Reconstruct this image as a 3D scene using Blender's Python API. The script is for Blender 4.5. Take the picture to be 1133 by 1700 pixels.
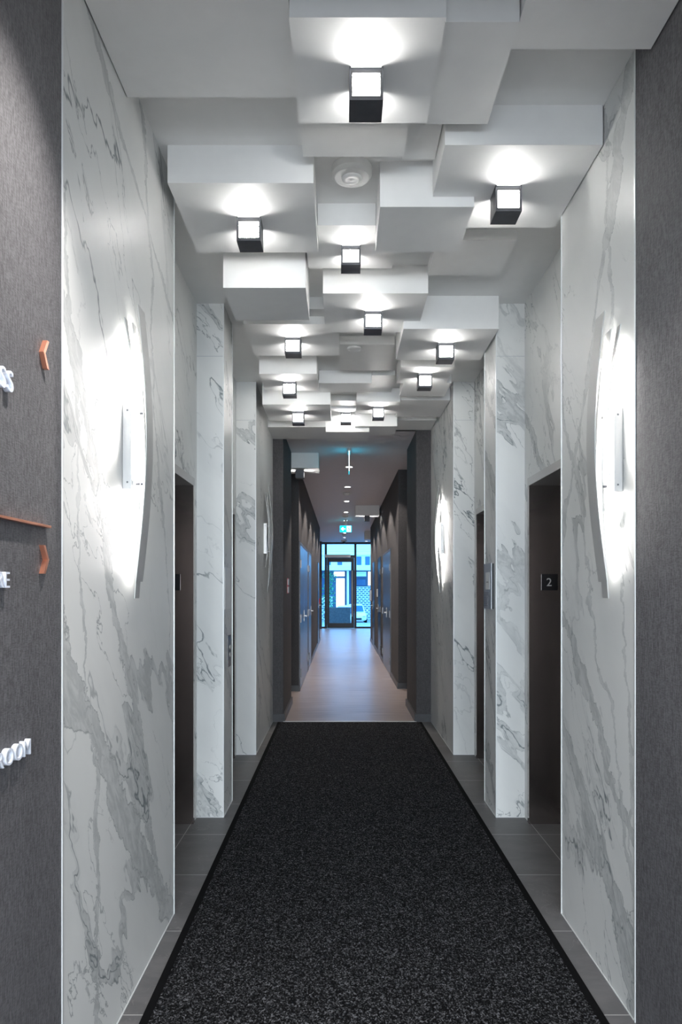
import bpy, bmesh, math, random
from mathutils import Vector, Matrix
random.seed(4)
S = bpy.context.scene
for o in list(bpy.data.objects): bpy.data.objects.remove(o)
COL = S.collection
EYE = 1.478
# ------------------------------------------------------------------ camera
cam = bpy.data.cameras.new('camera'); co = bpy.data.objects.new('camera', cam); COL.objects.link(co)
co.location = (0, 0, EYE); co.rotation_euler = (math.pi/2, 0, 0)
cam.sensor_fit = 'HORIZONTAL'; cam.sensor_width = 36; cam.lens = 1170/1133*36
cam.shift_y = 128/1133; cam.clip_start = 0.02; cam.clip_end = 300
S.camera = co
# ------------------------------------------------------------------ exposure, world
S.view_settings.view_transform = 'Standard'; S.view_settings.look = 'None'
S.view_settings.gamma = 1; S.view_settings.use_curve_mapping = False
S.view_settings.exposure = 1.13
W = bpy.data.worlds.new('daylight'); S.world = W; W.use_nodes = True
W.node_tree.nodes['Background'].inputs[0].default_value = (0.12, 0.46, 1.0, 1)
W.node_tree.nodes['Background'].inputs[1].default_value = 2.9

def area(name, loc, rot, sx, sy, energy, color):
    l = bpy.data.lights.new(name, 'AREA'); l.shape = 'RECTANGLE'; l.size = sx; l.size_y = sy
    l.energy = energy; l.color = color
    o = bpy.data.objects.new(name, l); COL.objects.link(o); o.location = loc; o.rotation_euler = rot
    return o
# assumed daylight from behind the viewer: added unseen area light, no window is built
area('assumed_lobby_daylight', (0.1, -5.3, 1.8), (math.radians(90), 0, 0), 5.0, 2.3, 420, (0.80, 0.905, 1.0))
# added unseen fill lights above the front lobby, brightening the near walls
area('lobby_fill_light', (-1.2, -2.6, 3.20), (0, 0, 0), 1.6, 1.6, 70, (1.0, 0.97, 0.94))
area('lobby_fill_light', (1.4, -2.6, 3.20), (0, 0, 0), 1.6, 1.6, 70, (1.0, 0.97, 0.94))
def spot(name, loc, energy, ang, blend, color=(1, .95, .9), target=None, r=.03):
    l = bpy.data.lights.new(name, 'SPOT'); l.energy = energy; l.spot_size = math.radians(ang)
    l.spot_blend = blend; l.color = color; l.shadow_soft_size = r
    o = bpy.data.objects.new(name, l); COL.objects.link(o); o.location = loc
    if target is not None:
        o.rotation_euler = (Vector(target)-Vector(loc)).to_track_quat('-Z', 'Y').to_euler()
    return o
# assumed unseen spot below the near ceiling, washing the sign wall (its shadows fall down the wall)
spot('assumed_wall_spot', (-0.30, 1.60, 3.19), 75, 70, 1.0, target=(-0.75, 1.60, 1.2))
spot('assumed_wall_spot', (0.60, 1.60, 3.19), 40, 70, 1.0, target=(0.98, 1.70, 1.2))  # assumed unseen spot on the other side, aimed at the right wall

# ------------------------------------------------------------------ node helpers
def mat(name):
    m = bpy.data.materials.new(name); m.use_nodes = True
    nt = m.node_tree; b = nt.nodes['Principled BSDF']
    return m, nt, b
def N(nt, t, **kw):
    n = nt.nodes.new(t)
    for k, v in kw.items(): setattr(n, k, v)
    return n
def inp(nt, sock, v):
    if hasattr(v, 'links') or isinstance(v, bpy.types.NodeSocket): nt.links.new(v, sock)
    else: sock.default_value = v
def M(nt, op, a, b=None, c=None, clamp=False):
    n = N(nt, 'ShaderNodeMath', operation=op); n.use_clamp = clamp
    inp(nt, n.inputs[0], a)
    if b is not None: inp(nt, n.inputs[1], b)
    if c is not None: inp(nt, n.inputs[2], c)
    return n.outputs[0]
def VM(nt, op, a, b=None):
    n = N(nt, 'ShaderNodeVectorMath', operation=op); inp(nt, n.inputs[0], a)
    if b is not None:
        if op == 'SCALE': inp(nt, n.inputs[3], b)
        else: inp(nt, n.inputs[1], b)
    return n.outputs['Value'] if op == 'DOT_PRODUCT' else n.outputs[0]
def POS(nt): return N(nt, 'ShaderNodeNewGeometry').outputs['Position']
def NOISE(nt, vec, scale, detail=4, rough=.55, dist=0, col=False):
    n = N(nt, 'ShaderNodeTexNoise'); inp(nt, n.inputs['Vector'], vec)
    n.inputs['Scale'].default_value = scale; n.inputs['Detail'].default_value = detail
    n.inputs['Roughness'].default_value = rough; n.inputs['Distortion'].default_value = dist
    return n.outputs['Color'] if col else n.outputs['Fac']
def COMB(nt, x, y, z):
    n = N(nt, 'ShaderNodeCombineXYZ'); inp(nt, n.inputs[0], x); inp(nt, n.inputs[1], y); inp(nt, n.inputs[2], z)
    return n.outputs[0]
def SEP(nt, v):
    n = N(nt, 'ShaderNodeSeparateXYZ'); inp(nt, n.inputs[0], v); return n.outputs
def SM(nt, v, a, b, o0=0., o1=1.):
    n = N(nt, 'ShaderNodeMapRange', interpolation_type='SMOOTHSTEP'); inp(nt, n.inputs[0], v)
    n.inputs[1].default_value = a; n.inputs[2].default_value = b; n.inputs[3].default_value = o0; n.inputs[4].default_value = o1
    return n.outputs[0]
def MIX(nt, f, a, b):
    n = N(nt, 'ShaderNodeMix', data_type='RGBA'); inp(nt, n.inputs[0], f)
    inp(nt, n.inputs[6], a); inp(nt, n.inputs[7], b); return n.outputs[2]
def BUMP(nt, h, strength, dist=.01):
    n = N(nt, 'ShaderNodeBump'); n.inputs['Strength'].default_value = strength; n.inputs['Distance'].default_value = dist
    inp(nt, n.inputs['Height'], h); return n.outputs[0]
def c4(*c): return (c[0], c[1], c[2], 1)

def plain(name, col, rough=.5, metal=0., emit=None, es=0., noise=.0, spec=None):
    m, nt, b = mat(name)
    if noise:
        f = NOISE(nt, POS(nt), 14, 5); k = SM(nt, f, .3, .7)
        lo = tuple(x*(1-noise) for x in col); hi = tuple(min(1, x*(1+noise*.5)) for x in col)
        inp(nt, b.inputs['Base Color'], MIX(nt, k, c4(*lo), c4(*hi)))
    else: b.inputs['Base Color'].default_value = c4(*col)
    b.inputs['Roughness'].default_value = rough; b.inputs['Metallic'].default_value = metal
    if spec is not None: b.inputs['Specular IOR Level'].default_value = spec
    if emit: b.inputs['Emission Color'].default_value = c4(*emit); b.inputs['Emission Strength'].default_value = es
    return m

def marble(name, vd, seed, lines=()):
    """pale calacatta slab: faint clouds, thin broken veins along vd, some broad smoky veins, and given (ny,nz,c,width,strength) ones"""
    m, nt, b = mat(name); p = POS(nt)
    e1 = Vector(vd).normalized(); e2 = e1.cross(Vector((.2, .9, .3))).normalized(); e3 = e1.cross(e2)
    q = COMB(nt, M(nt, 'MULTIPLY', VM(nt, 'DOT_PRODUCT', p, tuple(e1)), .30), VM(nt, 'DOT_PRODUCT', p, tuple(e2)), VM(nt, 'DOT_PRODUCT', p, tuple(e3)))
    q = VM(nt, 'ADD', q, (seed, seed*1.7, seed*.6))
    w = VM(nt, 'SCALE', VM(nt, 'SUBTRACT', NOISE(nt, q, 1.8, 4, .6, col=True), (.5, .5, .5)), .55)
    w2 = VM(nt, 'SCALE', VM(nt, 'SUBTRACT', NOISE(nt, q, 14, 3, .6, col=True), (.5, .5, .5)), .05)
    q = VM(nt, 'ADD', VM(nt, 'ADD', q, w), w2)
    n1 = NOISE(nt, q, 1.5, 5, .5); d1 = M(nt, 'ABSOLUTE', M(nt, 'SUBTRACT', n1, .5))
    n2 = NOISE(nt, VM(nt, 'ADD', q, (9, 4, 2)), 2.7, 6, .55); d2 = M(nt, 'ABSOLUTE', M(nt, 'SUBTRACT', n2, .47))
    gate = SM(nt, NOISE(nt, VM(nt, 'ADD', q, (3, 8, 5)), 1.1, 2, .5), .46, .60)
    gate2 = SM(nt, NOISE(nt, VM(nt, 'ADD', q, (13, 2, 7)), 2.2, 2, .5), .44, .60)
    fine = NOISE(nt, q, 26, 5, .65)
    thin = M(nt, 'MULTIPLY', SM(nt, d1, .0, .006, 1, 0), M(nt, 'ADD', M(nt, 'MULTIPLY', gate2, .75), .25))
    thin2 = M(nt, 'MULTIPLY', SM(nt, d2, .0, .006, 1, 0), M(nt, 'MULTIPLY', gate2, .7))
    broad = M(nt, 'MULTIPLY', SM(nt, d1, .016, .021, 1, 0), M(nt, 'MULTIPLY', gate, SM(nt, fine, .38, .62, .22, .48)))
    haze = M(nt, 'MULTIPLY', SM(nt, d1, .0, .10, 1, 0), .05)
    rimn = M(nt, 'MULTIPLY', M(nt, 'MULTIPLY', SM(nt, M(nt, 'ABSOLUTE', M(nt, 'SUBTRACT', d1, .018)), 0, .004, 1, 0), gate), SM(nt, fine, .35, .6, .2, .9))
    tot = M(nt, 'MAXIMUM', M(nt, 'MAXIMUM', thin, thin2), M(nt, 'MAXIMUM', broad, rimn))
    if lines:
        sp = SEP(nt, p)
        wn = SEP(nt, NOISE(nt, p, 2.2, 6, .62, col=True))
        edge = NOISE(nt, p, 11, 5, .6)
        for (ny, nz, c, wd, st) in lines:
            s = M(nt, 'ADD', M(nt, 'MULTIPLY', sp[1], ny), M(nt, 'MULTIPLY', sp[2], nz))
            s = M(nt, 'ADD', M(nt, 'SUBTRACT', s, c), M(nt, 'MULTIPLY', M(nt, 'SUBTRACT', wn[0 if nz > .6 else 1], .5), .36))
            s = M(nt, 'ABSOLUTE', s)
            ww = SM(nt, NOISE(nt, VM(nt, 'ADD', p, (c*3, 0, 0)), 2.4, 2, .5), .40, .66, wd*.30, wd*.85)
            s = M(nt, 'DIVIDE', s, ww)
            s = M(nt, 'ADD', s, M(nt, 'MULTIPLY', M(nt, 'SUBTRACT', edge, .5), .55))
            body = M(nt, 'MULTIPLY', SM(nt, s, .9, 1.0, 1, 0), SM(nt, fine, .35, .65, .25, .55))
            rim = M(nt, 'MULTIPLY', SM(nt, M(nt, 'ABSOLUTE', M(nt, 'SUBTRACT', s, .93)), 0, .10, 1, 0), .8)
            tot = M(nt, 'MAXIMUM', tot, M(nt, 'MULTIPLY', M(nt, 'MAXIMUM', body, rim), st))
    tot = M(nt, 'ADD', tot, haze, clamp=True)
    cloud = SM(nt, NOISE(nt, q, 1.4, 4, .5), .3, .7)
    base = MIX(nt, cloud, c4(.70, .71, .70), c4(.78, .785, .77))
    colr = MIX(nt, tot, base, c4(.20, .225, .235))
    inp(nt, b.inputs['Base Color'], colr)
    b.inputs['Roughness'].default_value = .44; b.inputs['Specular IOR Level'].default_value = .28
    return m

MT = {}
MT['marble_l'] = marble('marble_left', (.25, .62, -.74), 2.3,
    ((.72, .70, 2.29, .085, .9), (.89, .457, 2.76, .06, .9), (.993, .12, 2.24, .025, .9), (.45, .89, 3.85, .04, .8), (.98, .2, 3.28, .02, .8)))
MT['marble_r'] = marble('marble_right', (-.25, -.55, -.79), 6.1,
    ((-.67, .74, -1.15, .08, .95), (-.67, .74, -1.48, .10, .95), (-.93, .36, -2.1, .03, .8), (.90, .43, 3.60, .06, .8), (-.99, .1, -2.35, .02, .8)))
MT['marble_f'] = marble('marble_front', (.55, .3, -.70), 11.4)
MT['paint'] = plain('white_paint', (.80, .80, .79), .55, noise=.015)
MT['paint_grey'] = plain('hall_ceiling_paint', (.78, .76, .79), .6, noise=.02)
MT['lampframe'] = plain('grey_lamp_frame', (.055, .056, .06), .6, .3)
MT['trim'] = plain('pale_metal_trim', (.80, .82, .82), .35, .3)
MT['base'] = plain('dark_baseboard', (.05, .05, .055), .35, noise=.1)
MT['alu_dark'] = plain('dark_anodised_aluminium', (.085, .088, .10), .5, .55, noise=.15)
MT['alu'] = plain('brushed_aluminium', (.50, .49, .48), .38, .7)
MT['band'] = plain('satin_metal_band', (.52, .52, .51), .5, .3)
MT['white_plastic'] = plain('white_plastic', (.82, .82, .80), .4)
MT['black_plastic'] = plain('black_plastic', (.008, .008, .010), .3)
MT['white_letter'] = plain('white_acrylic_letter', (.78, .82, .92), .4)
MT['copper'] = plain('copper', (.80, .34, .22), .28, .85)
MT['grey_digit'] = plain('light_grey_digit', (.5, .5, .5), .4)
MT['pane_e'] = plain('glowing_lamp_glass', (.9, .9, .9), .3, emit=(1, .985, .96), es=27)
MT['led_e'] = plain('led_strip', (.9, .9, .9), .3, emit=(1, .975, .95), es=24)
MT['led_left'] = plain('led_strip_left', (.9, .9, .9), .3, emit=(1, .975, .95), es=62)
MT['down_e'] = plain('downlight_lens', (.9, .9, .9), .3, emit=(.95, .97, 1), es=14)
MT['rubber'] = plain('black_rubber', (.004, .004, .0045), .9, spec=.1)
MT['frame'] = plain('black_window_frame', (.012, .014, .018), .3, .3)
MT['frame_grey'] = plain('grey_door_frame', (.12, .125, .14), .45, .4)
MT['plate'] = plain('silver_plate', (.48, .50, .53), .35, .5)
MT['plate_dark'] = plain('dark_steel_plate', (.14, .14, .15), .3, .8)
MT['red'] = plain('red_plastic', (.5, .02, .03), .4)
MT['exit_e'] = plain('exit_sign_green', (0, .3, .3), .4, emit=(.0, .40, .58), es=1.6)
MT['exit_w'] = plain('exit_sign_white', (.9, .9, .9), .4, emit=(.85, 1, 1), es=1.5)
MT['carwhite'] = plain('white_car_paint', (.85, .87, .9), .2)
MT['carglass'] = plain('car_glass', (.05, .2, .35), .08)

m, nt, b = mat('brushed_steel'); p = POS(nt)
f = NOISE(nt, VM(nt, 'MULTIPLY', p, (3, 3, 240)), 3, 4, .6)
inp(nt, b.inputs['Base Color'], MIX(nt, f, c4(.31, .275, .26), c4(.40, .36, .345)))
b.inputs['Metallic'].default_value = .95; inp(nt, b.inputs['Roughness'], SM(nt, f, .2, .8, .15, .21))
inp(nt, b.inputs['Normal'], BUMP(nt, f, .05, .002)); MT['steel'] = m

m, nt, b = mat('blue_grey_door_metal'); p = POS(nt)
f = NOISE(nt, VM(nt, 'MULTIPLY', p, (2, 2, 60)), 3, 4, .6)
inp(nt, b.inputs['Base Color'], MIX(nt, f, c4(.22, .25, .28), c4(.27, .30, .33)))
b.inputs['Metallic'].default_value = .85; b.inputs['Roughness'].default_value = .30; MT['doormetal'] = m

m, nt, b = mat('flecked_carpet'); p = POS(nt)
v = N(nt, 'ShaderNodeTexVoronoi'); inp(nt, v.inputs['Vector'], VM(nt, 'MULTIPLY', p, (1, .72, 1))); v.inputs['Scale'].default_value = 240
sp = SEP(nt, v.outputs['Color'])
f2 = NOISE(nt, p, 60, 2)
k = M(nt, 'POWER', sp[0], 4.0); k = M(nt, 'MULTIPLY', k, SM(nt, f2, .32, .7, .35, 1.25))
inp(nt, b.inputs['Base Color'], MIX(nt, k, c4(.002, .002, .0025), c4(.17, .172, .185)))
b.inputs['Roughness'].default_value = .95; b.inputs['Specular IOR Level'].default_value = .1
inp(nt, b.inputs['Normal'], BUMP(nt, v.outputs['Distance'], .6, .004)); MT['carpet'] = m

m, nt, b = mat('dark_stone_tile'); p = POS(nt); sp = SEP(nt, p)
fy = M(nt, 'ABSOLUTE', M(nt, 'SUBTRACT', M(nt, 'FRACT', M(nt, 'ADD', M(nt, 'DIVIDE', M(nt, 'SUBTRACT', sp[1], 3.046), .6), 20.5)), .5))
gy = SM(nt, fy, .0035, .005, 1, 0)
g = gy
for xx in (-2.14, -.945, .125, 1.197, 2.4):
    g = M(nt, 'MAXIMUM', g, SM(nt, M(nt, 'ABSOLUTE', M(nt, 'SUBTRACT', sp[0], xx)), .0018, .003, 1, 0))
f = NOISE(nt, VM(nt, 'MULTIPLY', p, (1, 2.2, 1)), 5, 7, .62, .4)
t = MIX(nt, SM(nt, f, .3, .7), c4(.098, .096, .098), c4(.155, .15, .152))
vein = SM(nt, M(nt, 'ABSOLUTE', M(nt, 'SUBTRACT', NOISE(nt, p, 3.2, 5, .6, .8), .5)), 0, .004, .35, 0)
t = MIX(nt, vein, t, c4(.28, .27, .26))
inp(nt, b.inputs['Base Color'], MIX(nt, g, t, c4(.42, .41, .40)))
inp(nt, b.inputs['Roughness'], SM(nt, f, .3, .7, .42, .55)); MT['tile'] = m

m, nt, b = mat('pale_wood_floor'); p = POS(nt); sp = SEP(nt, p)
row = M(nt, 'FLOOR', M(nt, 'DIVIDE', sp[1], .18))
wn = N(nt, 'ShaderNodeTexWhiteNoise', noise_dimensions='1D'); inp(nt, wn.inputs['W'], row)
gr = NOISE(nt, COMB(nt, M(nt, 'MULTIPLY', sp[0], .8), M(nt, 'MULTIPLY', sp[1], 22), row), 2, 5, .6)
t = MIX(nt, SM(nt, gr, .3, .7), c4(.20, .155, .14), c4(.50, .425, .395))
t = MIX(nt, M(nt, 'MULTIPLY', wn.outputs['Value'], .4), t, c4(.36, .29, .27))
ed = SM(nt, M(nt, 'ABSOLUTE', M(nt, 'SUBTRACT', M(nt, 'FRACT', M(nt, 'DIVIDE', sp[1], .18)), .5)), .485, .5, 0, .6)
inp(nt, b.inputs['Base Color'], MIX(nt, ed, t, c4(.1, .08, .07))); b.inputs['Roughness'].default_value = .32; MT['wood'] = m

def fabric(name, lo, hi):
    m, nt, b = mat(name); p = POS(nt)
    a = NOISE(nt, VM(nt, 'MULTIPLY', p, (1, 1, .12)), 260, 3, .6)
    c = NOISE(nt, VM(nt, 'MULTIPLY', p, (.25, .25, 1)), 300, 2, .6)
    k = M(nt, 'ADD', M(nt, 'MULTIPLY', a, .6), M(nt, 'MULTIPLY', c, .4))
    big = NOISE(nt, VM(nt, 'MULTIPLY', p, (1, 1, .1)), 9, 3)
    k2 = M(nt, 'ADD', SM(nt, k, .36, .64), M(nt, 'MULTIPLY', M(nt, 'SUBTRACT', big, .5), .5), clamp=True)
    inp(nt, b.inputs['Base Color'], MIX(nt, k2, c4(*lo), c4(*hi)))
    b.inputs['Roughness'].default_value = .75; inp(nt, b.inputs['Normal'], BUMP(nt, k, .35, .003)); return m
MT['fabric'] = fabric('woven_grey_wallcovering', (.066, .064, .069), (.152, .148, .158))
MT['fabric_dark'] = fabric('woven_charcoal_wallcovering', (.042, .040, .042), (.085, .08, .083))

m, nt, b = mat('clear_glass')
b.inputs['Base Color'].default_value = (1, 1, 1, 1); b.inputs['Roughness'].default_value = 0.0
b.inputs['Transmission Weight'].default_value = 1; b.inputs['IOR'].default_value = 1.02
MT['glass'] = m

# ------------------------------------------------------------------ mesh helpers
def newbm(): return bmesh.new()
def bx(bm, x0, x1, y0, y1, z0, z1):
    vs = [bm.verts.new((x, y, z)) for z in (z0, z1) for (x, y) in ((x0, y0), (x1, y0), (x1, y1), (x0, y1))]
    for f in ((0, 3, 2, 1), (4, 5, 6, 7), (0, 1, 5, 4), (1, 2, 6, 5), (2, 3, 7, 6), (3, 0, 4, 7)):
        bm.faces.new([vs[i] for i in f])
def prism(bm, pts, z0, z1):
    """pts (x,y) ccw"""
    lo = [bm.verts.new((x, y, z0)) for x, y in pts]; hi = [bm.verts.new((x, y, z1)) for x, y in pts]
    n = len(pts); bm.faces.new(lo[::-1]); bm.faces.new(hi)
    for i in range(n): bm.faces.new([lo[i], lo[(i+1) % n], hi[(i+1) % n], hi[i]])
def lathe(bm, prof, cx, cy, seg=32, T=None):
    """prof: (r,z) list; axis z at cx,cy"""
    rings = []
    for r, z in prof:
        if r < 1e-6: rings.append([bm.verts.new((cx, cy, z))])
        else: rings.append([bm.verts.new((cx+r*math.cos(2*math.pi*i/seg), cy+r*math.sin(2*math.pi*i/seg), z)) for i in range(seg)])
    for a, c in zip(rings, rings[1:]):
        for i in range(seg):
            j = (i+1) % seg
            vs = [a[i % len(a)], a[j % len(a)], c[j % len(c)], c[i % len(c)]]
            u = []
            for v in vs:
                if v not in u: u.append(v)
            if len(u) > 2:
                try: bm.faces.new(u)
                except ValueError: pass
def bevel(bm, w, seg=2):
    bmesh.ops.bevel(bm, geom=bm.edges[:], offset=w, segments=seg, affect='EDGES', profile=.5)
def obj(name, bm, m, parent=None, smooth=False):
    bmesh.ops.recalc_face_normals(bm, faces=bm.faces[:])
    me = bpy.data.meshes.new(name); bm.to_mesh(me); bm.free()
    o = bpy.data.objects.new(name, me); COL.objects.link(o); me.materials.append(m)
    if smooth:
        for p in me.polygons: p.use_smooth = True
    if parent: o.parent = parent; o.matrix_parent_inverse = Matrix.Translation(-Vector(parent.location))
    return o
def thing(name, label, cat, loc=(0, 0, 0), group=None):
    o = bpy.data.objects.new(name, None); COL.objects.link(o); o.location = loc; o.empty_display_size = .1
    return tag(o, label, cat, group)
def tag(o, label, cat, group=None):
    o['label'] = label; o['category'] = cat
    if group: o['group'] = group
    return o
def struct(name, bm, m, parent=None):
    o = obj(name, bm, m, parent)
    if not parent: o['kind'] = 'structure'
    return o
def sbox(name, x0, x1, y0, y1, z0, z1, m, parent=None):
    bm = newbm(); bx(bm, x0, x1, y0, y1, z0, z1); return struct(name, bm, MT[m], parent)
def pbox(name, x0, x1, y0, y1, z0, z1, m, parent=None, bev=0):
    bm = newbm(); bx(bm, x0, x1, y0, y1, z0, z1)
    if bev: bevel(bm, bev)
    return obj(name, bm, MT[m], parent)

# ------------------------------------------------------------------ setting
XL, XR = -.761, 1.005        # marble faces of the lift lobby
EL, ER = -.935, 1.19         # recessed lift walls
ZC, ZH, END = 3.326, 3.25, 7.86
sbox('floor', -4, 4, -6, END, -.1, 0, 'tile')
sbox('floor', -4, 4, END, 29.2, -.1, 0, 'wood')
sbox('ceiling', -4, 4, -6, END, ZC, ZC+.2, 'paint')
sbox('ceiling', -4, 4, END, 26.9, ZH, ZH+.2, 'paint_grey')
# front lobby behind the viewer
sbox('wall_left_lobby', -4.1, -4, -6, 0, 0, ZC, 'fabric')
sbox('wall_right_lobby', 4, 4.1, -6, 0, 0, ZC, 'fabric')
sbox('wall_back', -4, 4, -6.1, -6, 0, ZC, 'fabric')
sbox('ceiling', -4, 4, -.45, -.2, 2.50, ZC, 'paint')  # added unseen beam, keeps lobby light off the nearest ceiling box fronts
# grey wallcovering next to the marble
sbox('wall_left', -4, XL, 0.0, 1.92, 0, ZC, 'fabric')
sbox('wall_right', XR, 4, 0.0, 2.405, 0, ZC, 'fabric')
sbox('trim_1', XL-.004, XL+.003, 1.917, 1.924, 0, ZC, 'trim')
sbox('trim_2', XR-.003, XR+.004, 2.402, 2.409, 0, ZC, 'trim')

def marble_pier(side, y0, y1, nm):
    xf = XL if side < 0 else XR
    xo = -2.0 if side < 0 else 2.2
    m = 'marble_l' if side < 0 else 'marble_r'
    a, c = min(xf, xo), max(xf, xo)
    bm = newbm(); bx(bm, a, c, y0, y1, 0, ZC)
    o = struct(nm, bm, MT[m]); o.data.materials.append(MT['marble_f'])
    for p in o.data.polygons:
        if abs(p.normal.y) > .5: p.material_index = 1
    return o
for s, nm in ((-1, 'wall_left'), (1, 'wall_right')):
    marble_pier(s, 1.92 if s < 0 else 2.405, 3.208, nm)
    marble_pier(s, 4.562, 4.925, nm)
    marble_pier(s, 6.287, END, nm)
k = 3
for xf in (XL, XR):
    s = -1 if xf < 0 else 1
    for yy in (3.208, 4.562, 4.925, 6.287):
        d = .0035
        sbox('trim_%d' % k, xf-d, xf+d, yy-d, yy+d, 0, ZC, 'trim'); k += 1
# slab joints in the pale marble, 2.985 m up
def joint(x0, x1, y, k):
    sbox('trim_%d' % k, min(x0, x1), max(x0, x1), y-.0008, y+.001, 2.984, 2.987, 'plate')
# floor beads along the marble
for (xf, y0, y1) in ((XL, 1.92, 3.208), (XR, 2.405, 3.208), (XL, 4.562, 4.925), (XR, 4.562, 4.925), (XL, 6.287, END), (XR, 6.287, END)):
    sbox('trim_%d' % k, xf-.003, xf+.003, y0, y1, 0, .004, 'trim'); k += 1
for (y) in (4.562, 6.287):
    for (a, c) in ((EL, XL), (XR, ER)):
        sbox('trim_%d' % k, a, c, y-.003, y+.003, 0, .004, 'trim'); k += 1
        joint(a, c, y, k); k += 1

# ------------------------------------------------------------------ lifts
def lift(side, y0, y1, yw0, yw1, lab):
    """opening y0..y1 in the recessed wall yw0..yw1"""
    xe = EL if side < 0 else ER
    out = xe + side*.30; far = xe + side*1.0
    def X(a, c): return (min(a, c), max(a, c))
    nm = 'wall_left' if side < 0 else 'wall_right'
    m = 'marble_l' if side < 0 else 'marble_r'
    # marble wall above and beside the opening
    bm = newbm(); a, c = X(xe, far)
    bm.free()
    for (ya, yb, za, zb) in ((yw0, yw1, 2.181, ZC), (yw0, y0-.041, 0, 2.181), (y1+.041, yw1, 0, 2.181)):
        bm = newbm(); bx(bm, a, c, ya, yb, za, zb); struct(nm, bm, MT[m])
    e = thing('elevator', lab, 'elevator', (xe+side*.15, (y0+y1)/2, 0))
    a, c = X(xe-side*.006, out)
    pbox('jamb', a, c, y1, y1+.04, 0, 2.13, 'steel', e)
    pbox('jamb', a, c, y0-.04, y0, 0, 2.13, 'steel', e)
    pbox('header', a, c, y0-.04, y1+.04, 2.13, 2.18, 'alu', e)
    ym = (y0+y1)/2; a, c = X(out-side*.05, out-side*.02)
    pbox('door_panel', a, c, y0, ym-.002, .012, 2.13, 'steel', e)
    pbox('door_panel', a, c, ym+.002, y1, .012, 2.13, 'steel', e)
    a, c = X(xe+side*.20, out)
    pbox('sill', a, c, y0, y1, 0, .006, 'plate_dark', e)
    a, c = X(out+side*.01, far); sbox('wall_%s' % ('left' if side < 0 else 'right'), a, c, y0-.04, y1+.04, 0, 2.18, 'fabric')
lift(-1, 3.36, 4.433, 3.208, 4.562, 'near elevator in the left marble wall, brushed steel jamb, before the free marble pier')
lift(-1, 5.08, 6.15, 4.925, 6.287, 'far elevator in the left marble wall, a brown steel sliver past the free marble pier')
lift(1, 3.36, 4.433, 3.208, 4.562, 'near elevator on the right, dark brushed steel jamb carrying the digit 2')
lift(1, 5.08, 6.15, 4.925, 6.287, 'far elevator on the right, narrow steel strip visible behind the directory plaque pier')

def glyph(ch, size, extr, T, m, parent, name='letter', off=.0):
    cu = bpy.data.curves.new('t', 'FONT'); cu.body = ch; cu.size = size; cu.extrude = extr/2; cu.offset = size*off
    to = bpy.data.objects.new('t', cu); COL.objects.link(to)
    dg = bpy.context.evaluated_depsgraph_get(); me = bpy.data.meshes.new_from_object(to.evaluated_get(dg))
    wdt = max(v.co.x for v in me.vertices) - min(v.co.x for v in me.vertices)
    x0 = min(v.co.x for v in me.vertices)
    me.transform(Matrix.Translation((-x0, 0, extr/2))); me.transform(T)
    bpy.data.objects.remove(to); me.materials.clear(); me.materials.append(MT[m]); me.name = name
    o = bpy.data.objects.new(name, me); COL.objects.link(o)
    if parent: o.parent = parent; o.matrix_parent_inverse = Matrix.Translation(-Vector(parent.location))
    return o, wdt
def basis(ex, ey, ez, loc):
    return Matrix.Translation(loc) @ Matrix((ex, ey, ez)).transposed().to_4x4()

FRONT = (Vector((1, 0, 0)), Vector((0, 0, 1)), Vector((0, -1, 0)))
def floor_sign(xc, y, lab):
    t = thing('floor_number_sign', lab, 'sign', (xc, y, 1.521))
    pbox('plate', xc-.051, xc+.051, y-.004, y, 1.47, 1.573, 'black_plastic', t)
    glyph('2', .072, .002, basis(*FRONT, (xc-.019, y-.0045, 1.497)), 'grey_digit', t, 'digit')
floor_sign(1.312, 4.433, 'square black floor plate with a grey 2 on the right steel jamb')
floor_sign(-1.062, 4.433, 'black floor plate on the left steel jamb, mostly hidden by the marble corner')

# directory plaque on right pier
t = thing('directory_plaque', 'silver plaque with small map and text on the side of the right marble pier', 'sign', (XR, 4.73, 1.35))
bm = newbm(); bx(bm, XR-.016, XR-.002, 4.62, 4.85, 1.347, 1.647); obj('backing', bm, MT['black_plastic'], t)
pbox('face', XR-.021, XR-.016, 4.617, 4.853, 1.345, 1.65, 'plate', t)
pbox('map_panel', XR-.0225, XR-.021, 4.66, 4.79, 1.475, 1.59, 'white_plastic', t)
bm = newbm()
for i in range(9):
    z = 1.365+i*.011; w = random.uniform(.10, .17)
    bx(bm, XR-.0225, XR-.021, 4.84-w, 4.84, z, z+.004)
obj('text_lines', bm, MT['plate_dark'], t)
bm = newbm(); bx(bm, XR-.0235, XR-.0225, 4.70, 4.76, 1.522, 1.528)
obj('map_mark', bm, MT['plate_dark'], t)

# call panel and blank plate on left pier
t = thing('call_button_panel', 'dark steel elevator call panel with two round buttons on the left pier', 'button panel', (XL, 4.76, .954))
pbox('plate', XL, XL+.006, 4.715, 4.835, .954, 1.166, 'plate_dark', t, .001)
for z in (1.035, 1.085):
    bm = newbm(); bmesh.ops.create_cone(bm, cap_ends=True, segments=24, radius1=.017, radius2=.015, depth=.008,
        matrix=Matrix.Translation((XL+.009, 4.775, z)) @ Matrix.Rotation(math.pi/2, 4, 'Y'))
    o = obj('button', bm, MT['alu'], t, True)
pbox('plaque_plate', XL, XL+.003, 4.60, 4.83, 1.345, 1.62, 'white_plastic')
tag(bpy.data.objects['plaque_plate'], 'plain pale plaque above the call panel on the left pier', 'plaque')

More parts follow.
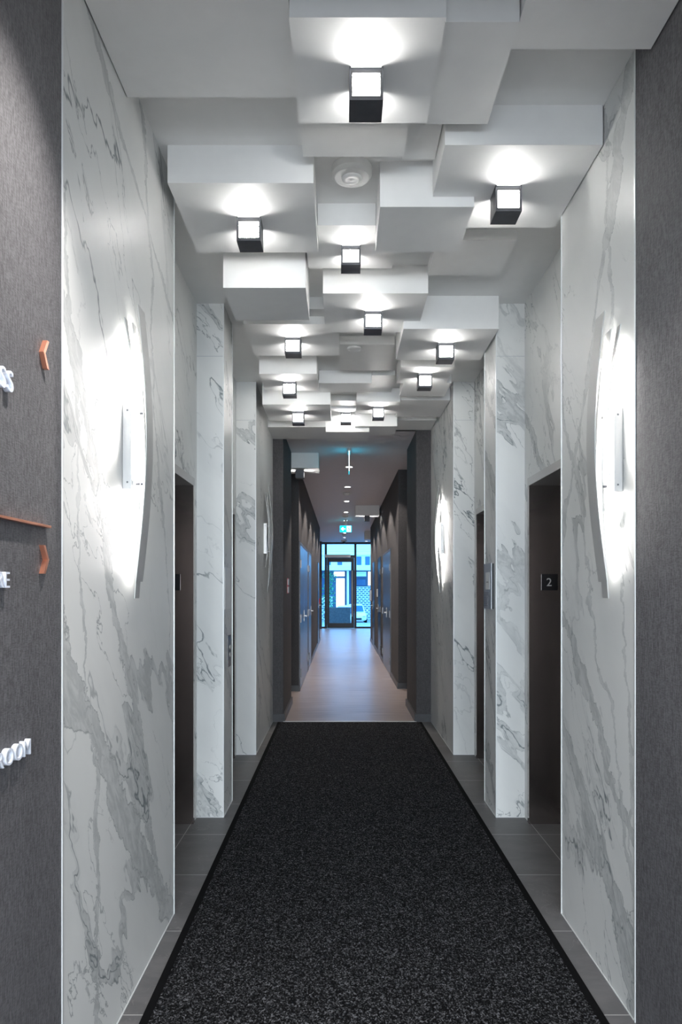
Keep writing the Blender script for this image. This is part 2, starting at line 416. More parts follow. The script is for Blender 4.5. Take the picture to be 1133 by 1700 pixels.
# ------------------------------------------------------------------ ceiling boxes
def cbox(label, pts, z, mt='paint', zt=None):
    """pts: (x0,x1,y0,y1) or polygon list"""
    bm = newbm()
    if not isinstance(pts[0], tuple):
        x0, x1, y0, y1 = pts; pts = [(x0, y0), (x1, y0), (x1, y1), (x0, y1)]
    prism(bm, pts, z, (zt or ZC)-.0002)
    o = obj('ceiling_box', bm, MT[mt]); tag(o, label, 'ceiling box', 'white boxes covering the ceiling'); return o
Bx = {
 'left_near_panel': ((-.757, -.156, .4, 2.496), 3.22, 'broad shallow white ceiling panel nearest the viewer, along the left marble wall'),
 'right_near_panel': ((.547, 1.0, .4, 2.274), 3.22, 'broad shallow white ceiling panel nearest the viewer, along the right marble wall'),
 'B': ((-.153, .312, 2.086, 2.559), 3.17, 'nearest lit white ceiling box, top centre, with the largest cube lamp'),
 'D': ((.314, .543, 2.14, 2.61), 3.20, 'plain white ceiling box touching the right side of the nearest lit box'),
 'E1': ((-.153, .254, 2.562, 2.84), 3.22, 'shallow white ceiling box just behind the nearest lit box, before the large round detector'),
 'E2': ((.256, .394, 2.62, 2.957), 3.28, 'thin white ceiling panel wedged left of the box with the right-hand cube lamp'),
 'A': ((-.722, -.115, 2.932, 3.537), 3.167, 'wide lit white ceiling box nearest on the left, before the deep plain box'),
 'C': ((.397, 1.0, 2.69, 3.30), 3.173, 'wide lit white ceiling box against the right wall, its cube lamp nearest on that side'),
 'H': ((.17, .577, 3.302, 3.56), 3.13, None),
 'G': ((-.113, .277, 3.564, 3.827), 3.22, None),
}
# H sits right of the round detector, partly in front of C's inner edge
Bx['C'] = (None, 3.173, Bx['C'][2])
cbox(Bx['C'][2], [(.397, 2.69), (1.0, 2.69), (1.0, 3.305), (.578, 3.305), (.578, 3.044), (.397, 3.044)], 3.173)
cbox('plain white ceiling box right of the round detector, overlapping the box with the right lamp', (.169, .576, 3.046, 3.454), 3.13)
cbox('lit white ceiling box just behind the large round detector', [(-.113, 3.376), (.167, 3.376), (.167, 3.456), (.277, 3.456), (.277, 3.827), (-.177, 3.827), (-.177, 3.54), (-.113, 3.54)], 3.22)
for k_ in ('left_near_panel', 'right_near_panel', 'B', 'D', 'E1', 'E2', 'A'):
    cbox(Bx[k_][2], Bx[k_][0], Bx[k_][1])
cbox('thin plain white ceiling box at right, just behind the right-hand cube lamp', (.4946, .903, 3.62, 4.027), 3.271)
cbox('deep plain white ceiling box at left behind the left cube lamp, hanging lowest', (-.619, -.186, 3.70, 4.146), 3.06)
cbox('wide lit white ceiling box near the centre, its lamp fourth along the middle', [(-.103, 4.023), (.498, 4.023), (.498, 4.438), (.392, 4.438), (.392, 4.633), (-.103, 4.633)], 3.166)
cbox('wide deep lit white ceiling box at right touching the marble pier', [(.394, 4.44), (.994, 4.44), (.994, 5.046), (.394, 5.046)], 3.117)
cbox('small shallow white ceiling filler left of the wide central lit box', (-.25, -.105, 4.458, 4.578), 3.25)
cbox('wide lit white ceiling box at left just behind the deep plain box', [(-.634, 4.58), (-.105, 4.58), (-.105, 4.635), (-.014, 4.635), (-.014, 5.2), (-.634, 5.2)], 3.20)
cbox('shallow white ceiling panel carrying the small round detector in the middle', (-.012, .392, 5.143, 5.76), 3.264)
cbox('lit white ceiling box at left, second of the left row behind the deep box', (-.64, -.19, 5.507, 5.974), 3.16)
cbox('plain white ceiling box in the middle behind the small detector panel', (-.186, .259, 5.952, 6.226), 3.217)
cbox('thin white ceiling panel right of the plain middle box', (.262, .457, 5.952, 6.45), 3.283)
cbox('lit white ceiling box at right behind the deep right box', (.459, .87, 5.397, 5.83), 3.18)
cbox('plain white ceiling box at right tucked under the lit box before it', (.519, .917, 5.85, 6.26), 3.19)
cbox('wide lit white ceiling box furthest along the left row', (-.696, -.096, 6.23, 6.84), 3.11)
cbox('lit white ceiling box right of centre with the furthest right lamp', (.144, .545, 6.48, 6.92), 3.20)
cbox('wide plain white ceiling box against the far end of the right wall', (.548, 1.0, 6.46, 7.09), 3.21)
cbox('thin white ceiling panel just before the lit box with the furthest middle lamp', (-.094, .142, 6.70, 6.918), 3.27)
cbox('small lit white ceiling box holding the furthest middle lamp', (-.096, .142, 6.92, 7.305), 3.25)
cbox('low plain white ceiling box at the far end, left of centre', (-.158, .293, 7.307, 7.77), 3.108)
cbox('plain white ceiling box at the far end, right of centre', [(.144, 7.22), (.577, 7.22), (.577, 7.66), (.296, 7.66), (.296, 7.303), (.144, 7.303)], 3.147)
cbox('wide plain white ceiling box at the far end against the left wall', (-.757, -.161, 7.27, 7.855), 3.15)
cbox('shallow plain white ceiling panel at the far end against the right wall', (.58, 1.0, 7.39, 7.855), 3.25)
cbox('grey-lit ceiling box at left past the lobby with a sideways cube lamp', (-.76, -.292, 9.157, 9.63), 3.053, zt=ZH)
cbox('small ceiling box at right midway down the far hallway', (.306, .81, 14.9, 15.35), 3.044, zt=ZH)
cbox('small ceiling box at right near the glazed end of the hallway', (.725, 1.17, 21.5, 21.95), 3.0, zt=ZH)

# ------------------------------------------------------------------ cube lamps
def cube_lamp(label, xc, yc, zt, s=.11, rot=False):
    t = thing('cube_lamp', label, 'ceiling lamp', (xc, yc, zt-s), 'cube lamps under the ceiling boxes')
    h = s/2; bw = .009; rc = .006
    parts = []
    bm = newbm()
    bx(bm, -h, h, -h, h, -s, -s+.007)                 # bottom
    bx(bm, -h, -h+.005, -h, h, -s+.007, 0)              # sides
    bx(bm, h-.005, h, -h, h, -s+.007, 0)
    bx(bm, -h+.005, h-.005, -h+.008, h-.008, -.012, 0)
    o = obj('housing', bm, MT['alu_dark'], None); parts.append(o)
    for sg in (-1, 1):
        bm = newbm(); y0, y1 = sorted((sg*(h-.001), sg*(h-.005))); zt_ = -.013
        xa, xb = -h+.005, h-.005
        bx(bm, xa, xa+.005, y0, y1, -s+.007, zt_); bx(bm, xb-.005, xb, y0, y1, -s+.007, zt_)
        bx(bm, xa+.005, xb-.005, y0, y1, -s+.007, -s+.015); bx(bm, xa+.005, xb-.005, y0, y1, zt_-.008, zt_)
        parts.append(obj('window_frame', bm, MT['lampframe'], None))
        bm = newbm(); y0, y1 = sorted((sg*(h-.022), sg*(h-.020)))
        bx(bm, xa+.0005, xb-.0005, y0, y1, -s+.0075, -.0125)
        parts.append(obj('glowing_pane', bm, MT['pane_e'], None))
    R = Matrix.Rotation(math.pi/2 if rot else 0, 4, 'Z')
    for o in parts:
        o.data.transform(Matrix.Translation((0, 0, s)) @ R); o.parent = t
    return t
cube_lamp('largest cube lamp, top centre, on the nearest lit box', .082, 2.335, 3.17)
cube_lamp('cube lamp nearest on the left side, by the left marble wall', -.419, 3.25, 3.167)
cube_lamp('cube lamp nearest on the right side, seen partly from its left flank', .704, 3.01, 3.173)
cube_lamp('cube lamp in the middle right behind the large round detector', .050, 3.62, 3.22, .10)
cube_lamp('cube lamp fourth along the middle, on the wide central box', .196, 4.33, 3.166)
cube_lamp('cube lamp at left behind the deep plain box', -.330, 4.87, 3.20)
cube_lamp('cube lamp at right on the deep box by the marble pier', .700, 4.74, 3.117)
cube_lamp('cube lamp second of the left row behind the deep plain box', -.420, 5.76, 3.16)
cube_lamp('cube lamp at right just behind the deep right box', .665, 5.61, 3.18)
cube_lamp('cube lamp furthest along the left row', -.394, 6.52, 3.11)
cube_lamp('furthest cube lamp in the middle, smallest of the lobby', .050, 7.11, 3.25)
cube_lamp('furthest cube lamp right of centre in the lobby', .353, 6.70, 3.20)
cube_lamp('dark cube lamp turned sideways past the lobby at left', -.545, 9.35, 3.053, rot=True)
cube_lamp('tiny dark cube lamp turned sideways midway down the hallway', .560, 15.15, 3.044, rot=True)

# ------------------------------------------------------------------ detectors
t = thing('motion_detector', 'large round white motion detector on the ceiling behind the nearest lit box', 'detector', (.048, 3.09, ZC-.055))
bm = newbm(); lathe(bm, [(0, ZC), (.087, ZC), (.089, ZC-.004), (.088, ZC-.030), (.076, ZC-.046), (.072, ZC-.047), (0, ZC-.048)], .048, 3.09, 48)
obj('body', bm, MT['white_plastic'], t, False)
bm = newbm(); lathe(bm, [(.045, ZC-.048), (.043, ZC-.053), (.025, ZC-.0555), (.022, ZC-.0545), (.006, ZC-.056), (0, ZC-.058)], .048, 3.09, 40)
obj('lens', bm, MT['white_plastic'], t, True)
bm = newbm(); lathe(bm, [(0, 3.264), (.052, 3.264), (.050, 3.252), (.036, 3.247), (0, 3.246)], .099, 5.22, 32)
tag(obj('smoke_detector', bm, MT['white_plastic'], None), 'small flat round detector on the ceiling panel amid the lobby lamps', 'detector')

# ------------------------------------------------------------------ sconces
def sconce(side, yc, lit, label, zc=1.975, dk=1.):
    xw = XL if side < 0 else XR; n = -side           # n: direction out of the wall
    t = thing('wall_sconce', label, 'wall lamp', (xw, yc, zc-.5), 'banded metal wall sconces')
    a, c = sorted((xw, xw+n*.032))
    pbox('mounting_box', a, c, yc-.05, yc+.05, zc-.15, zc+.15, 'alu', t, .002)
    for z in (zc-.125, zc+.125):
        pbox('screw', xw+n*.018-.003, xw+n*.018+.003, yc-.052, yc-.050, z-.003, z+.003, 'plate_dark', t)
        a, c = sorted((xw+n*.03, xw+n*.06)); pbox('standoff', a, c, yc-.004, yc+.004, z-.004, z+.004, 'plate_dark', t)
    bands = ((.055, .030, .52, -.47, .080, .040, .085), (.005, .030, .44, -.53, .058, .030, .055),
             (-.055, -.015, .44, -.28, .052, .014, .030), (.090, .075, .36, -.40, .064, .034, .050))
    for i, (ya, yb, za, zb, mid, end, w) in enumerate(bands):
        def sweep(off_extra, wid, th, t0=0., t1=1.):
            bm = newbm(); prev = None; n_ = 36
            for j in range(n_+1):
                u = t0+(t1-t0)*j/n_
                z = zc+za+(zb-za)*u; y = yc+ya+(yb-ya)*u
                x = xw+n*((end+(mid-end)*math.sin(math.pi*u))*dk+off_extra)
                vs = [bm.verts.new(v) for v in ((x, y-wid/2, z), (x, y+wid/2, z), (x+n*th, y+wid/2, z), (x+n*th, y-wid/2, z))]
                if prev:
                    for q in range(4): bm.faces.new([prev[q], prev[(q+1) % 4], vs[(q+1) % 4], vs[q]])
                else: bm.faces.new(vs)
                prev = vs
            bm.faces.new(prev); return bm
        o = obj('band', sweep(0, w, .003), MT['band'], t)
        if i < 3:
            bm = sweep(-.004, .010, .003, .10, .90)
            obj('led_strip', bm, MT[('led_e' if side > 0 else 'led_left') if lit else 'white_plastic'], o)
sconce(-1, 2.50, True, 'lit wall sconce of curved metal bands on the near left marble, glowing brightest', dk=.85)
sconce(1, 2.56, True, 'lit wall sconce of curved metal bands on the near right marble')
sconce(-1, 6.97, False, 'unlit wall sconce of curved bands on the far left marble')
sconce(1, 6.93, True, 'small lit wall sconce on the far right marble beside the dark pier')

# ------------------------------------------------------------------ sign wall
LW = (Vector((0, 1, 0)), Vector((0, 0, 1)), Vector((1, 0, 0)))
def word(txt, yend, z, size, label):
    t = thing('sign_lettering', label, 'sign', (XL, yend, z)); y = yend
    for ch in reversed(txt):
        o, w = glyph(ch, size, .013, basis(*LW, (XL+.0003, 0, z)), 'white_letter', t)
        o.data.transform(Matrix.Translation((0, y-w, 0))); y -= w+size*.13
word('SS', 1.609, 1.925, .068, 'raised white letters SS on the grey wall, top left')
word('RE', 1.591, 1.481, .052, 'raised white letters RE on the grey wall, under the copper bar')
word('ROOM', 1.699, 1.081, .054, 'raised white letters ROOM on the grey wall, bottom left')
pbox('copper_bar', XL, XL+.014, .9, 1.817, 1.635, 1.641, 'copper')
tag(bpy.data.objects['copper_bar'], 'thin copper bar running along the grey sign wall', 'sign bar')
def chevron(yc, zc, d, label):
    bm = newbm(); hh = .036; w = .012; k_ = .011
    pts = [(-d*k_, hh), (-d*k_+w, hh), (d*k_+w, 0), (-d*k_+w, -hh), (-d*k_, -hh), (d*k_, 0)]
    lo = [bm.verts.new((XL, yc+a, zc+c)) for a, c in pts]; hi = [bm.verts.new((XL+.012, yc+a, zc+c)) for a, c in pts]
    for i in range(6): bm.faces.new([lo[i], lo[(i+1) % 6], hi[(i+1) % 6], hi[i]])
    for q in (lo, hi): bm.faces.new([q[0], q[1], q[2], q[5]]); bm.faces.new([q[5], q[2], q[3], q[4]])
    tag(obj('arrow_sign', bm, MT['copper']), label, 'arrow')
chevron(1.785, 2.076, -1, 'copper chevron pointing left, upper on the grey sign wall')
chevron(1.785, 1.553, 1, 'copper chevron pointing right, below the copper bar')

# ------------------------------------------------------------------ runner mat
t = thing('runner_mat', 'long black and grey flecked runner mat between the elevators', 'mat', (.1, 4, 0))
def quadp(bm, xa0, xb0, y0, xa1, xb1, y1, z0, z1): prism(bm, [(xa0, y0), (xb0, y0), (xb1, y1), (xa1, y1)], z0, z1)
bm = newbm(); quadp(bm, -.645, .887, -.5, -.668, .862, 7.77, .001, .011); obj('pile', bm, MT['carpet'], t)
bm = newbm()
quadp(bm, -.677, -.645, -.5, -.70, -.668, 7.77, .001, .007); quadp(bm, .887, .919, -.5, .862, .894, 7.77, .001, .007)
bx(bm, -.70, .894, 7.77, 7.80, .001, .007); obj('border', bm, MT['rubber'], t)
sbox('trim_%d' % 60, -.645, .84, END-.015, END+.015, 0, .006, 'alu')

# ------------------------------------------------------------------ dark piers and hallway
def dark(nm, x0, x1, y0, y1, zt=ZH):
    return sbox(nm, x0, x1, y0, y1, 0, zt, 'fabric_dark')
HL, HR = -.61, .85
dark('wall_left', -2.0, -.645, END, 9.13)
dark('wall_right', .84, 2.2, END, 8.96)
dark('wall_left', -2.0, HL, 10.2, 20.38)
dark('wall_right', HR, 2.2, 10.45, 20.3)
dark('wall_left_passage', -2.1, -2.0, 9.13, 10.2); dark('wall_right_passage', 2.2, 2.3, 8.96, 10.45)
dark('wall_left_foyer', -1.9, -1.8, 20.38, 26.75); dark('wall_right_foyer', 1.9, 2.0, 20.3, 26.75)
# upper band over the lobby end (closes ceiling height change)
sbox('ceiling', -4, 4, END, END+.05, ZH, ZC+.2, 'paint')
kb = 0
def base(nm, x0, x1, y0, y1): sbox(nm, x0, x1, y0, y1, 0, .085, 'base')
base('baseboard_left', XL, -.625, END-.012, END); base('baseboard_left', -.645, -.625, END, 9.13)
base('baseboard_right', .82, XR, END-.012, END); base('baseboard_right', .82, .84, END, 8.96)
base('baseboard_left', -1.6, HL+.015, 10.185, 10.2); base('baseboard_right', HR-.015, 1.8, 10.435, 10.45)
for a, c in ((10.2, 10.24), (12.63, 12.93), (14.08, 18.1), (19.05, 20.38)): base('baseboard_left', HL, HL+.015, a, c)
for a, c in ((10.45, 11.92), (14.08, 14.85), (15.95, 17.6), (18.7, 20.3)): base('baseboard_right', HR-.015, HR, a, c)

def hall_door(side, y0, y1, label, mt='doormetal', leaves=1, hinges=True, hy=None):
    x = HL if side < 0 else HR; n = -side
    t = thing('hallway_door', label, 'door', (x, (y0+y1)/2, 0))
    def XX(a, c): return sorted((x+n*a, x+n*c))
    bm = newbm(); a, c = XX(0, .016)
    bx(bm, a, c, y0-.04, y0, 0, 2.17); bx(bm, a, c, y1, y1+.04, 0, 2.17); bx(bm, a, c, y0, y1, 2.13, 2.17)
    obj('frame', bm, MT['frame_grey'] if mt == 'doormetal' else MT[mt], t)
    w = (y1-y0)/leaves; a, c = XX(0, .014)
    for i in range(leaves):
        ya, yb = y0+i*w+.003, y0+(i+1)*w-.003
        lf = pbox('door_leaf', a, c, ya, yb, .012, 2.128, mt, t)
        if hinges:
            yh = ya if i == 0 else yb
            for z in (.25, 1.05, 1.85):
                aa, cc = XX(.014, .034)
                pbox('hinge', aa, cc, yh-.012, yh+.012, z-.06, z+.06, 'plate_dark', lf)
    yh = hy if hy is not None else (y1-.09 if leaves == 1 else y0+w-.08)
    bm = newbm(); aa, cc = XX(.014, .02); bx(bm, aa, cc, yh-.022, yh+.022, .96, 1.14)
    aa, cc = XX(.02, .06); bx(bm, aa, cc, yh-.01, yh+.01, 1.04, 1.06)
    aa, cc = XX(.048, .062); bx(bm, aa, cc, yh-.12, yh+.01, 1.04, 1.06)
    obj('lever_handle', bm, MT['alu'], t)
hall_door(-1, 10.28, 12.58, 'double metal door first on the left of the hallway, reflecting blue daylight', leaves=2)
hall_door(-1, 12.97, 14.04, 'single metal door second on the left of the hallway', hy=13.95)
hall_door(1, 11.97, 14.03, 'double metal door first on the right of the hallway', leaves=2)
hall_door(1, 14.9, 15.9, 'dark door with metal lintel second on the right of the hallway', mt='frame')
hall_door(1, 17.65, 18.65, 'dark door furthest on the right of the hallway', mt='frame', hinges=False)
hall_door(-1, 18.15, 19.0, 'dark door furthest on the left of the hallway', mt='frame', hinges=False)
# small wall devices
x = -.645
t = thing('room_number_plate', 'two small white plates stacked on the side of the left dark pier', 'sign', (x, 8.6, 1.4))
pbox('backing', x, x+.004, 8.42, 8.66, 1.425, 1.61, 'red', t)
pbox('plate', x+.004, x+.008, 8.44, 8.64, 1.53, 1.60, 'white_plastic', t); pbox('plate', x+.004, x+.008, 8.44, 8.64, 1.435, 1.505, 'white_plastic', t)
tag(pbox('fire_call_point', HL, HL+.04, 19.15, 19.27, 1.08, 1.22, 'red', None, .004), 'small red fire call point on the left hallway wall by the far dark door', 'call point')
tag(pbox('wall_keypad', HR-.03, HR, 16.1, 16.2, 1.30, 1.48, 'white_plastic', None, .003), 'small white keypad on the right hallway wall past the dark door', 'keypad')
tag(pbox('door_intercom', HR-.05, HR, 19.6, 19.8, 1.15, 1.45, 'plate', None, .003), 'small grey intercom box at the far end of the right hallway wall', 'intercom')

# downlights, detectors, exit signs
def spot_lamp(parent, x, y, z, e):
    l = bpy.data.lights.new('downlight_beam', 'SPOT'); l.energy = e; l.spot_size = math.radians(122); l.spot_blend = .2
    l.color = (1, .90, .82); l.shadow_soft_size = .03
    o = bpy.data.objects.new('downlight_beam', l); COL.objects.link(o); o.parent = parent; o.location = (0, 0, 0)
def downlight(x, y, label, e=24):
    t = thing('downlight', label, 'downlight', (x, y, ZH-.012), 'recessed downlights along the hallway ceiling')
    bm = newbm(); lathe(bm, [(.052, ZH), (.062, ZH), (.060, ZH-.008), (.050, ZH-.008), (.050, ZH)], x, y, 28); obj('ring', bm, MT['white_plastic'], t, True)
    bm = newbm(); lathe(bm, [(0, ZH-.003), (.049, ZH-.003), (.049, ZH-.001), (0, ZH-.001)], x, y, 24); obj('lens', bm, MT['down_e'], t)
    spot_lamp(t, x, y, ZH-.012, e*2.8)
names = ['nearest hallway downlight, right behind the hanging blade sign', 'second downlight down the hallway from the lobby', 'third downlight down the hallway, behind the round smoke detector', 'fourth downlight down the hallway from the lobby',
         'fifth hallway downlight, just before the green exit sign', 'sixth hallway downlight, just behind the green exit sign', 'seventh downlight down the hallway, beyond the green exit sign', 'eighth hallway downlight, close to the glazed door']
for i, nm in enumerate(names):
    downlight(.115 if i else .118, 10.2+2*i, nm)
downlight(.93, 26.0, 'downlight at right over the glazed end, off the hallway line', 14)
for (x, y, lb) in ((.105, 13.0, 'round smoke detector between the second and third hallway downlights'),
                   (.10, 17.0, 'round smoke detector between the fourth and fifth hallway downlights'),
                   (.10, 22.9, 'round smoke detector behind the green exit sign')):
    bm = newbm(); lathe(bm, [(0, ZH), (.07, ZH), (.068, ZH-.02), (.04, ZH-.045), (0, ZH-.047)], x, y, 28)
    tag(obj('smoke_detector', bm, MT['white_plastic'], None, True), lb, 'detector')
t = thing('dome_camera', 'small dark dome camera on the ceiling before the glazed door', 'camera', (.11, 25.6, ZH-.12))
bm = newbm(); lathe(bm, [(0, ZH), (.12, ZH), (.11, ZH-.05), (0, ZH-.05)], .11, 25.6, 28); obj('housing', bm, MT['white_plastic'], t, True)
bm = newbm(); lathe(bm, [(.06, ZH-.05), (.055, ZH-.09), (.03, ZH-.115), (0, ZH-.12)], .11, 25.6, 24); obj('dome', bm, MT['black_plastic'], t, True)
# blade sign seen edge-on
t = thing('exit_sign', 'glowing exit sign seen edge-on, hanging from the ceiling at the hallway entrance', 'sign', (.103, 9.0, 2.95))
pbox('mount', .085, .121, 8.87, 9.13, 3.215, ZH, 'white_plastic', t, .003)
pbox('panel', .1, .106, 8.86, 9.14, 2.965, 3.215, 'exit_e', t)
pbox('edge_light', .099, .107, 8.856, 8.86, 2.965, 3.215, 'exit_w', t)
# facing exit sign
t = thing('exit_sign', 'green exit sign with white arrow and running figure hanging midway down the hallway', 'sign', (.12, 17.9, 2.92))
pbox('panel', -.03, .27, 17.9, 17.92, 2.925, 3.09, 'exit_e', t)
pbox('mount', .09, .15, 17.90, 17.92, 3.09, ZH, 'white_plastic', t)
def flat(bm, pts, y, dx=0):
    lo = [bm.verts.new((a, y, c)) for a, c in pts]; hi = [bm.verts.new((a, y-.003, c)) for a, c in pts]
    bm.faces.new(lo); bm.faces.new(hi[::-1]); n_ = len(pts)
    for i in range(n_): bm.faces.new([lo[i], hi[i], hi[(i+1) % n_], lo[(i+1) % n_]])
bm = newbm(); y_ = 17.8995
flat(bm, [(0, 3.007), (.05, 3.055), (.065, 3.04), (.045, 3.017), (.11, 3.017), (.11, 2.997), (.045, 2.997), (.065, 2.974), (.05, 2.959)], y_)
obj('arrow', bm, MT['exit_w'], t)
bm = newbm(); flat(bm, [(.145, 2.935), (.25, 2.935), (.25, 3.08), (.145, 3.08)], y_); obj('doorway_mark', bm, MT['exit_w'], t)
bm = newbm(); y_ = 17.896
flat(bm, [(.205, 3.052), (.217, 3.064), (.229, 3.052), (.217, 3.040)], y_)
flat(bm, [(.180, 3.036), (.210, 3.036), (.222, 2.996), (.198, 2.990)], y_)
flat(bm, [(.198, 2.996), (.222, 2.996), (.240, 2.950), (.226, 2.946)], y_)
flat(bm, [(.198, 2.996), (.214, 2.990), (.186, 2.965), (.156, 2.945), (.150, 2.956), (.178, 2.975)], y_)
flat(bm, [(.182, 3.036), (.192, 3.026), (.168, 3.004), (.156, 3.012)], y_)
obj('running_figure', bm, MT['exit_e'], t)

# ------------------------------------------------------------------ glazed end
YG = 26.6
def gbar(x0, x1, z0, z1, nm='window_1', y0=YG, y1=YG+.10): return sbox(nm, x0, x1, y0, y1, z0, z1, 'frame')
bm = newbm()
for (x0, x1, z0, z1) in ((-1.8, 1.9, 3.17, 3.25), (-.62, -.53, 0, 3.17), (.50, .585, 0, 3.17), (1.35, 1.42, 0, 3.17),
                         (-1.8, -1.72, 0, 3.17), (1.82, 1.9, 0, 3.17), (-1.72, -.62, 0, .06), (.585, 1.35, 0, .06), (1.42, 1.82, 0, .06), (-.53, .50, 2.66, 2.76)):
    bx(bm, x0, x1, YG, YG+.10, z0, z1)
win = struct('window_1', bm, MT['frame'])
sbox('window_pane', -.53, .50, YG+.045, YG+.055, 2.76, 3.17, 'glass', win)
sbox('window_pane', .585, 1.35, YG+.045, YG+.055, .06, 3.17, 'glass', win)
sbox('window_pane', -1.72, -.62, YG+.045, YG+.055, .06, 3.17, 'glass', win)
sbox('window_pane', 1.42, 1.82, YG+.045, YG+.055, .06, 3.17, 'glass', win)
sbox('wall_left_foyer', -1.8, -.72, YG-.4, YG-.02, 0, ZH, 'fabric_dark')
bm = newbm()
for (x0, x1, z0, z1) in ((-.525, -.44, .01, 2.655), (.38, .495, .01, 2.655), (-.44, .38, .01, .2), (-.44, .38, 2.5, 2.655)): bx(bm, x0, x1, YG-.02, YG+.05, z0, z1)
dr = struct('door_1', bm, MT['frame'])
sbox('door_glass', -.44, .38, YG+.01, YG+.02, .2, 2.5, 'glass', dr)
bm = newbm(); bx(bm, .41, .43, YG-.09, YG-.07, .45, 2.18); bx(bm, .41, .43, YG-.07, YG-.02, .6, .62); bx(bm, .41, .43, YG-.07, YG-.02, 2.0, 2.02)
struct('door_handle', bm, MT['alu'], dr)
sbox('door_closer', -.62, .36, YG-.14, YG-.02, 2.67, 2.78, 'alu', dr)

# ------------------------------------------------------------------ street outside
MT['paving'] = plain('grey_paving', (.30, .31, .32), .8, noise=.2)
MT['reflection_slab'] = plain('grey_reflection_slab', (.10, .10, .105), .7, noise=.2)
MT['shopdark'] = plain('dark_shop_wall', (.03, .07, .13), .6)
sbox('ground_terrace', -9, 9, 29.2, 31.2, -.12, -.01, 'paving'); sbox('ground_street', -25, 25, 31.2, 70, -1.35, -1.25, 'paving')
tag(sbox('reflection_slab', -.62, .40, 29.3, 29.45, -.01, .72, 'reflection_slab'), 'low grey slab outside, standing in for the floor reflection in the lower door glass', 'reflection stand-in')  # slab added in place of the hall floor's dark reflection in the glass
bpy.data.objects['reflection_slab']['kind'] = 'thing'; del bpy.data.objects['reflection_slab']['kind']
m, nt, b = mat('pale_cladding'); p = POS(nt); sp = SEP(nt, p)
g = SM(nt, M(nt, 'ABSOLUTE', M(nt, 'SUBTRACT', M(nt, 'FRACT', M(nt, 'DIVIDE', sp[2], .22)), .5)), .44, .5)
inp(nt, b.inputs['Base Color'], MIX(nt, g, c4(.85, .88, .9), c4(.42, .5, .58))); b.inputs['Roughness'].default_value = .6; MT['cladding'] = m
m, nt, b = mat('dark_patterned_brick'); p = POS(nt)
br = N(nt, 'ShaderNodeTexBrick'); inp(nt, br.inputs['Vector'], COMB(nt, SEP(nt, p)[0], SEP(nt, p)[2], 0.))
br.inputs['Scale'].default_value = 1.5; br.inputs['Color1'].default_value = c4(.03, .06, .12); br.inputs['Color2'].default_value = c4(.07, .12, .2)
br.inputs['Mortar'].default_value = c4(.75, .82, .88); br.inputs['Mortar Size'].default_value = .05
inp(nt, b.inputs['Base Color'], br.outputs['Color']); b.inputs['Roughness'].default_value = .7; MT['brick'] = m
MT['shopglass'] = plain('dark_shop_glass', (.04, .10, .18), .1)
MT['lit_int'] = plain('bright_shop_interior', (.7, .75, .8), .6, emit=(.6, .85, 1.0), es=1.1)
MT['leaf'] = plain('green_leaves', (.05, .28, .12), .6, noise=.4)
t = thing('street_building', 'pale building with glazed shopfront across the street, seen through the glass door', 'building', (0, 63, -1.25))
YB = 63.0
def U(px): return (px-566)*YB/1170
def V(py): return EYE+(978-py)*YB/1170
pbox('facade', -16, 16, YB, YB+1, V(940), 14, 'cladding', t)
pbox('canopy', -16, 16, YB-1.2, YB, V(947), V(940.5), 'carwhite', t)
pbox('shopfront_wall', -16, 16, YB+.2, YB+1, -1.25, V(947), 'shopdark', t)
pbox('brick_panel', U(590), U(640), YB+.1, YB+.2, -1.25, V(974), 'brick', t)
pbox('brick_panel', U(500), U(552), YB+.1, YB+.2, -1.25, V(990), 'brick', t)
pbox('entrance_door', U(558), U(572), YB+.1, YB+.18, -1.25, V(960), 'lit_int', t)
pbox('transom', U(554), U(572), YB+.1, YB+.18, V(956.5), V(949), 'lit_int', t)
pbox('shop_column', U(575.5), U(579), YB-.4, YB, -1.25, V(948), 'carwhite', t)
pbox('shop_window', U(591), U(608), YB+.1, YB+.18, V(957), V(949), 'cladding', t)
pbox('shop_window', U(611), U(630), YB+.1, YB+.18, V(972), V(949), 'lit_int', t)
pbox('shop_window', U(592), U(607), YB+.1, YB+.18, V(972), V(962), 'shopglass', t)
for px in (500, 541, 560, 592, 606, 640):
    w_ = pbox('upper_window', U(px), U(px+8), YB-.04, YB, V(938), V(924), 'shopglass', t)
bm = newbm(); bx(bm, -16, 16, YB-.3, YB, V(921.5), V(919.5)); obj('balcony_slab', bm, MT['carwhite'], t)
bm = newbm()
for i in range(420):
    a = random.uniform(0, 6.28); r = random.uniform(.05, .55); z = random.uniform(-.2, 2.9)
    c = Vector((-.95+r*math.cos(a), 56+r*math.sin(a), z)); s_ = .12
    R = Matrix.Rotation(random.uniform(0, 6.28), 3, Vector((random.uniform(-1, 1), random.uniform(-1, 1), random.uniform(-1, 1))).normalized())
    vs = [bm.verts.new(c + R @ Vector(v)) for v in ((-s_, 0, 0), (0, -s_*.4, 0), (s_, 0, 0), (0, s_*.4, 0))]; bm.faces.new(vs)
t = thing('potted_shrub', 'leafy green shrub outside, left edge of the door glass', 'plant', (-.95, 56, -1.25))
obj('foliage', bm, MT['leaf'], t)
bm = newbm(); lathe(bm, [(0, -1.25), (.3, -1.25), (.42, -.5), (.38, -.5), (.35, -.55), (0, -.55)], -.95, 56, 20); obj('pot', bm, MT['plate_dark'], t, True)
bm = newbm(); lathe(bm, [(.04, -.55), (.03, 2.5), (0, 2.5)], -.95, 56, 8); obj('stem', bm, MT['leaf'], t)
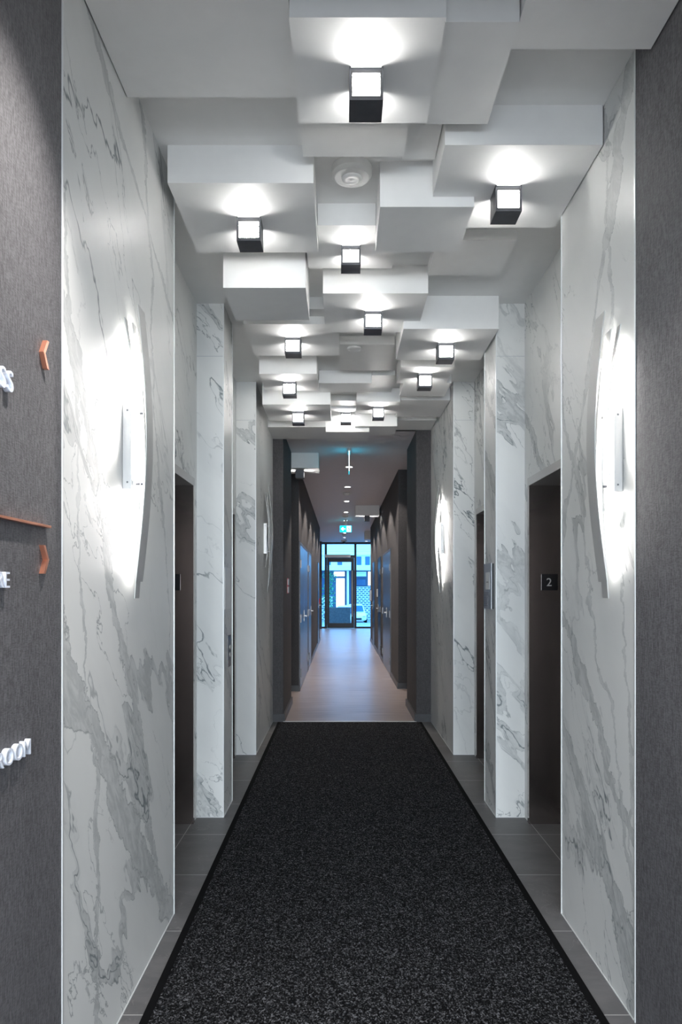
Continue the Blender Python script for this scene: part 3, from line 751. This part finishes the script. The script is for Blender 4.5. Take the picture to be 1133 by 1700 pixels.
# cars facing the viewer: cross-sections lofted along their length
def car(cx, cy, label, w=.86):
    t = thing('parked_car', label, 'car', (cx, cy+2, -1.25)); z0 = -1.25
    def loft(name, secs, m, smooth=True):
        bm = newbm(); rings = []
        for (y, hw, zb, zt_) in secs:
            ring = []
            for i in range(20):
                a = 2*math.pi*i/20; cxx = abs(math.cos(a))**.45*(1 if math.cos(a) > 0 else -1); czz = abs(math.sin(a))**.55*(1 if math.sin(a) > 0 else -1)
                ring.append(bm.verts.new((cx+hw*cxx, cy+y, z0+(zb+zt_)/2+(zt_-zb)/2*czz)))
            rings.append(ring)
        for a_, c_ in zip(rings, rings[1:]):
            for i in range(20): bm.faces.new([a_[i], a_[(i+1) % 20], c_[(i+1) % 20], c_[i]])
        bm.faces.new(rings[0][::-1]); bm.faces.new(rings[-1]); return obj(name, bm, MT[m], t, smooth)
    loft('body', [(0, w*.86, .25, .62), (.12, w*.96, .2, .72), (.9, w, .2, .90), (2.2, w, .2, .95), (3.4, w*.97, .22, .95), (3.7, w*.9, .3, .85)], 'carwhite')
    loft('cabin', [(.85, w*.86, .8, .90), (1.65, w*.76, .8, 1.45), (2.4, w*.74, .8, 1.52), (3.2, w*.72, .8, 1.42), (3.55, w*.8, .8, .95)], 'carwhite')
    bm = newbm(); vs = [bm.verts.new(v) for v in ((cx-w*.72, cy+.80, z0+.95), (cx+w*.72, cy+.80, z0+.95), (cx+w*.62, cy+1.52, z0+1.40), (cx-w*.62, cy+1.52, z0+1.40))]
    f = bm.faces.new(vs); bmesh.ops.solidify(bm, geom=[f], thickness=.03); obj('windscreen', bm, MT['carglass'], t)
    pbox('grille', cx-w*.5, cx+w*.5, cy-.03, cy+.02, z0+.30, z0+.45, 'black_plastic', t)
    for sg in (-1, 1):
        a, c = sorted((cx+sg*w*.60, cx+sg*w*.86)); pbox('headlight', a, c, cy-.01, cy+.06, z0+.50, z0+.62, 'plate', t)
        a, c = sorted((cx+sg*w*.98, cx+sg*w*1.14)); pbox('wing_mirror', a, c, cy+.95, cy+1.05, z0+.92, z0+1.06, 'carwhite', t, .02)
        for yy in (.6, 3.0):
            bm = newbm(); bmesh.ops.create_cone(bm, cap_ends=True, segments=28, radius1=.31, radius2=.31, depth=.2,
                matrix=Matrix.Translation((cx+sg*(w-.09), cy+yy, z0+.31)) @ Matrix.Rotation(math.pi/2, 4, 'Y')); obj('wheel', bm, MT['rubber'], t)
car(1.20, 55.5, 'white parked car facing the hallway, seen right of the glass door')
car(.30, 50.5, 'white parked car whose rounded roof shows over the grey reflection slab', .80)
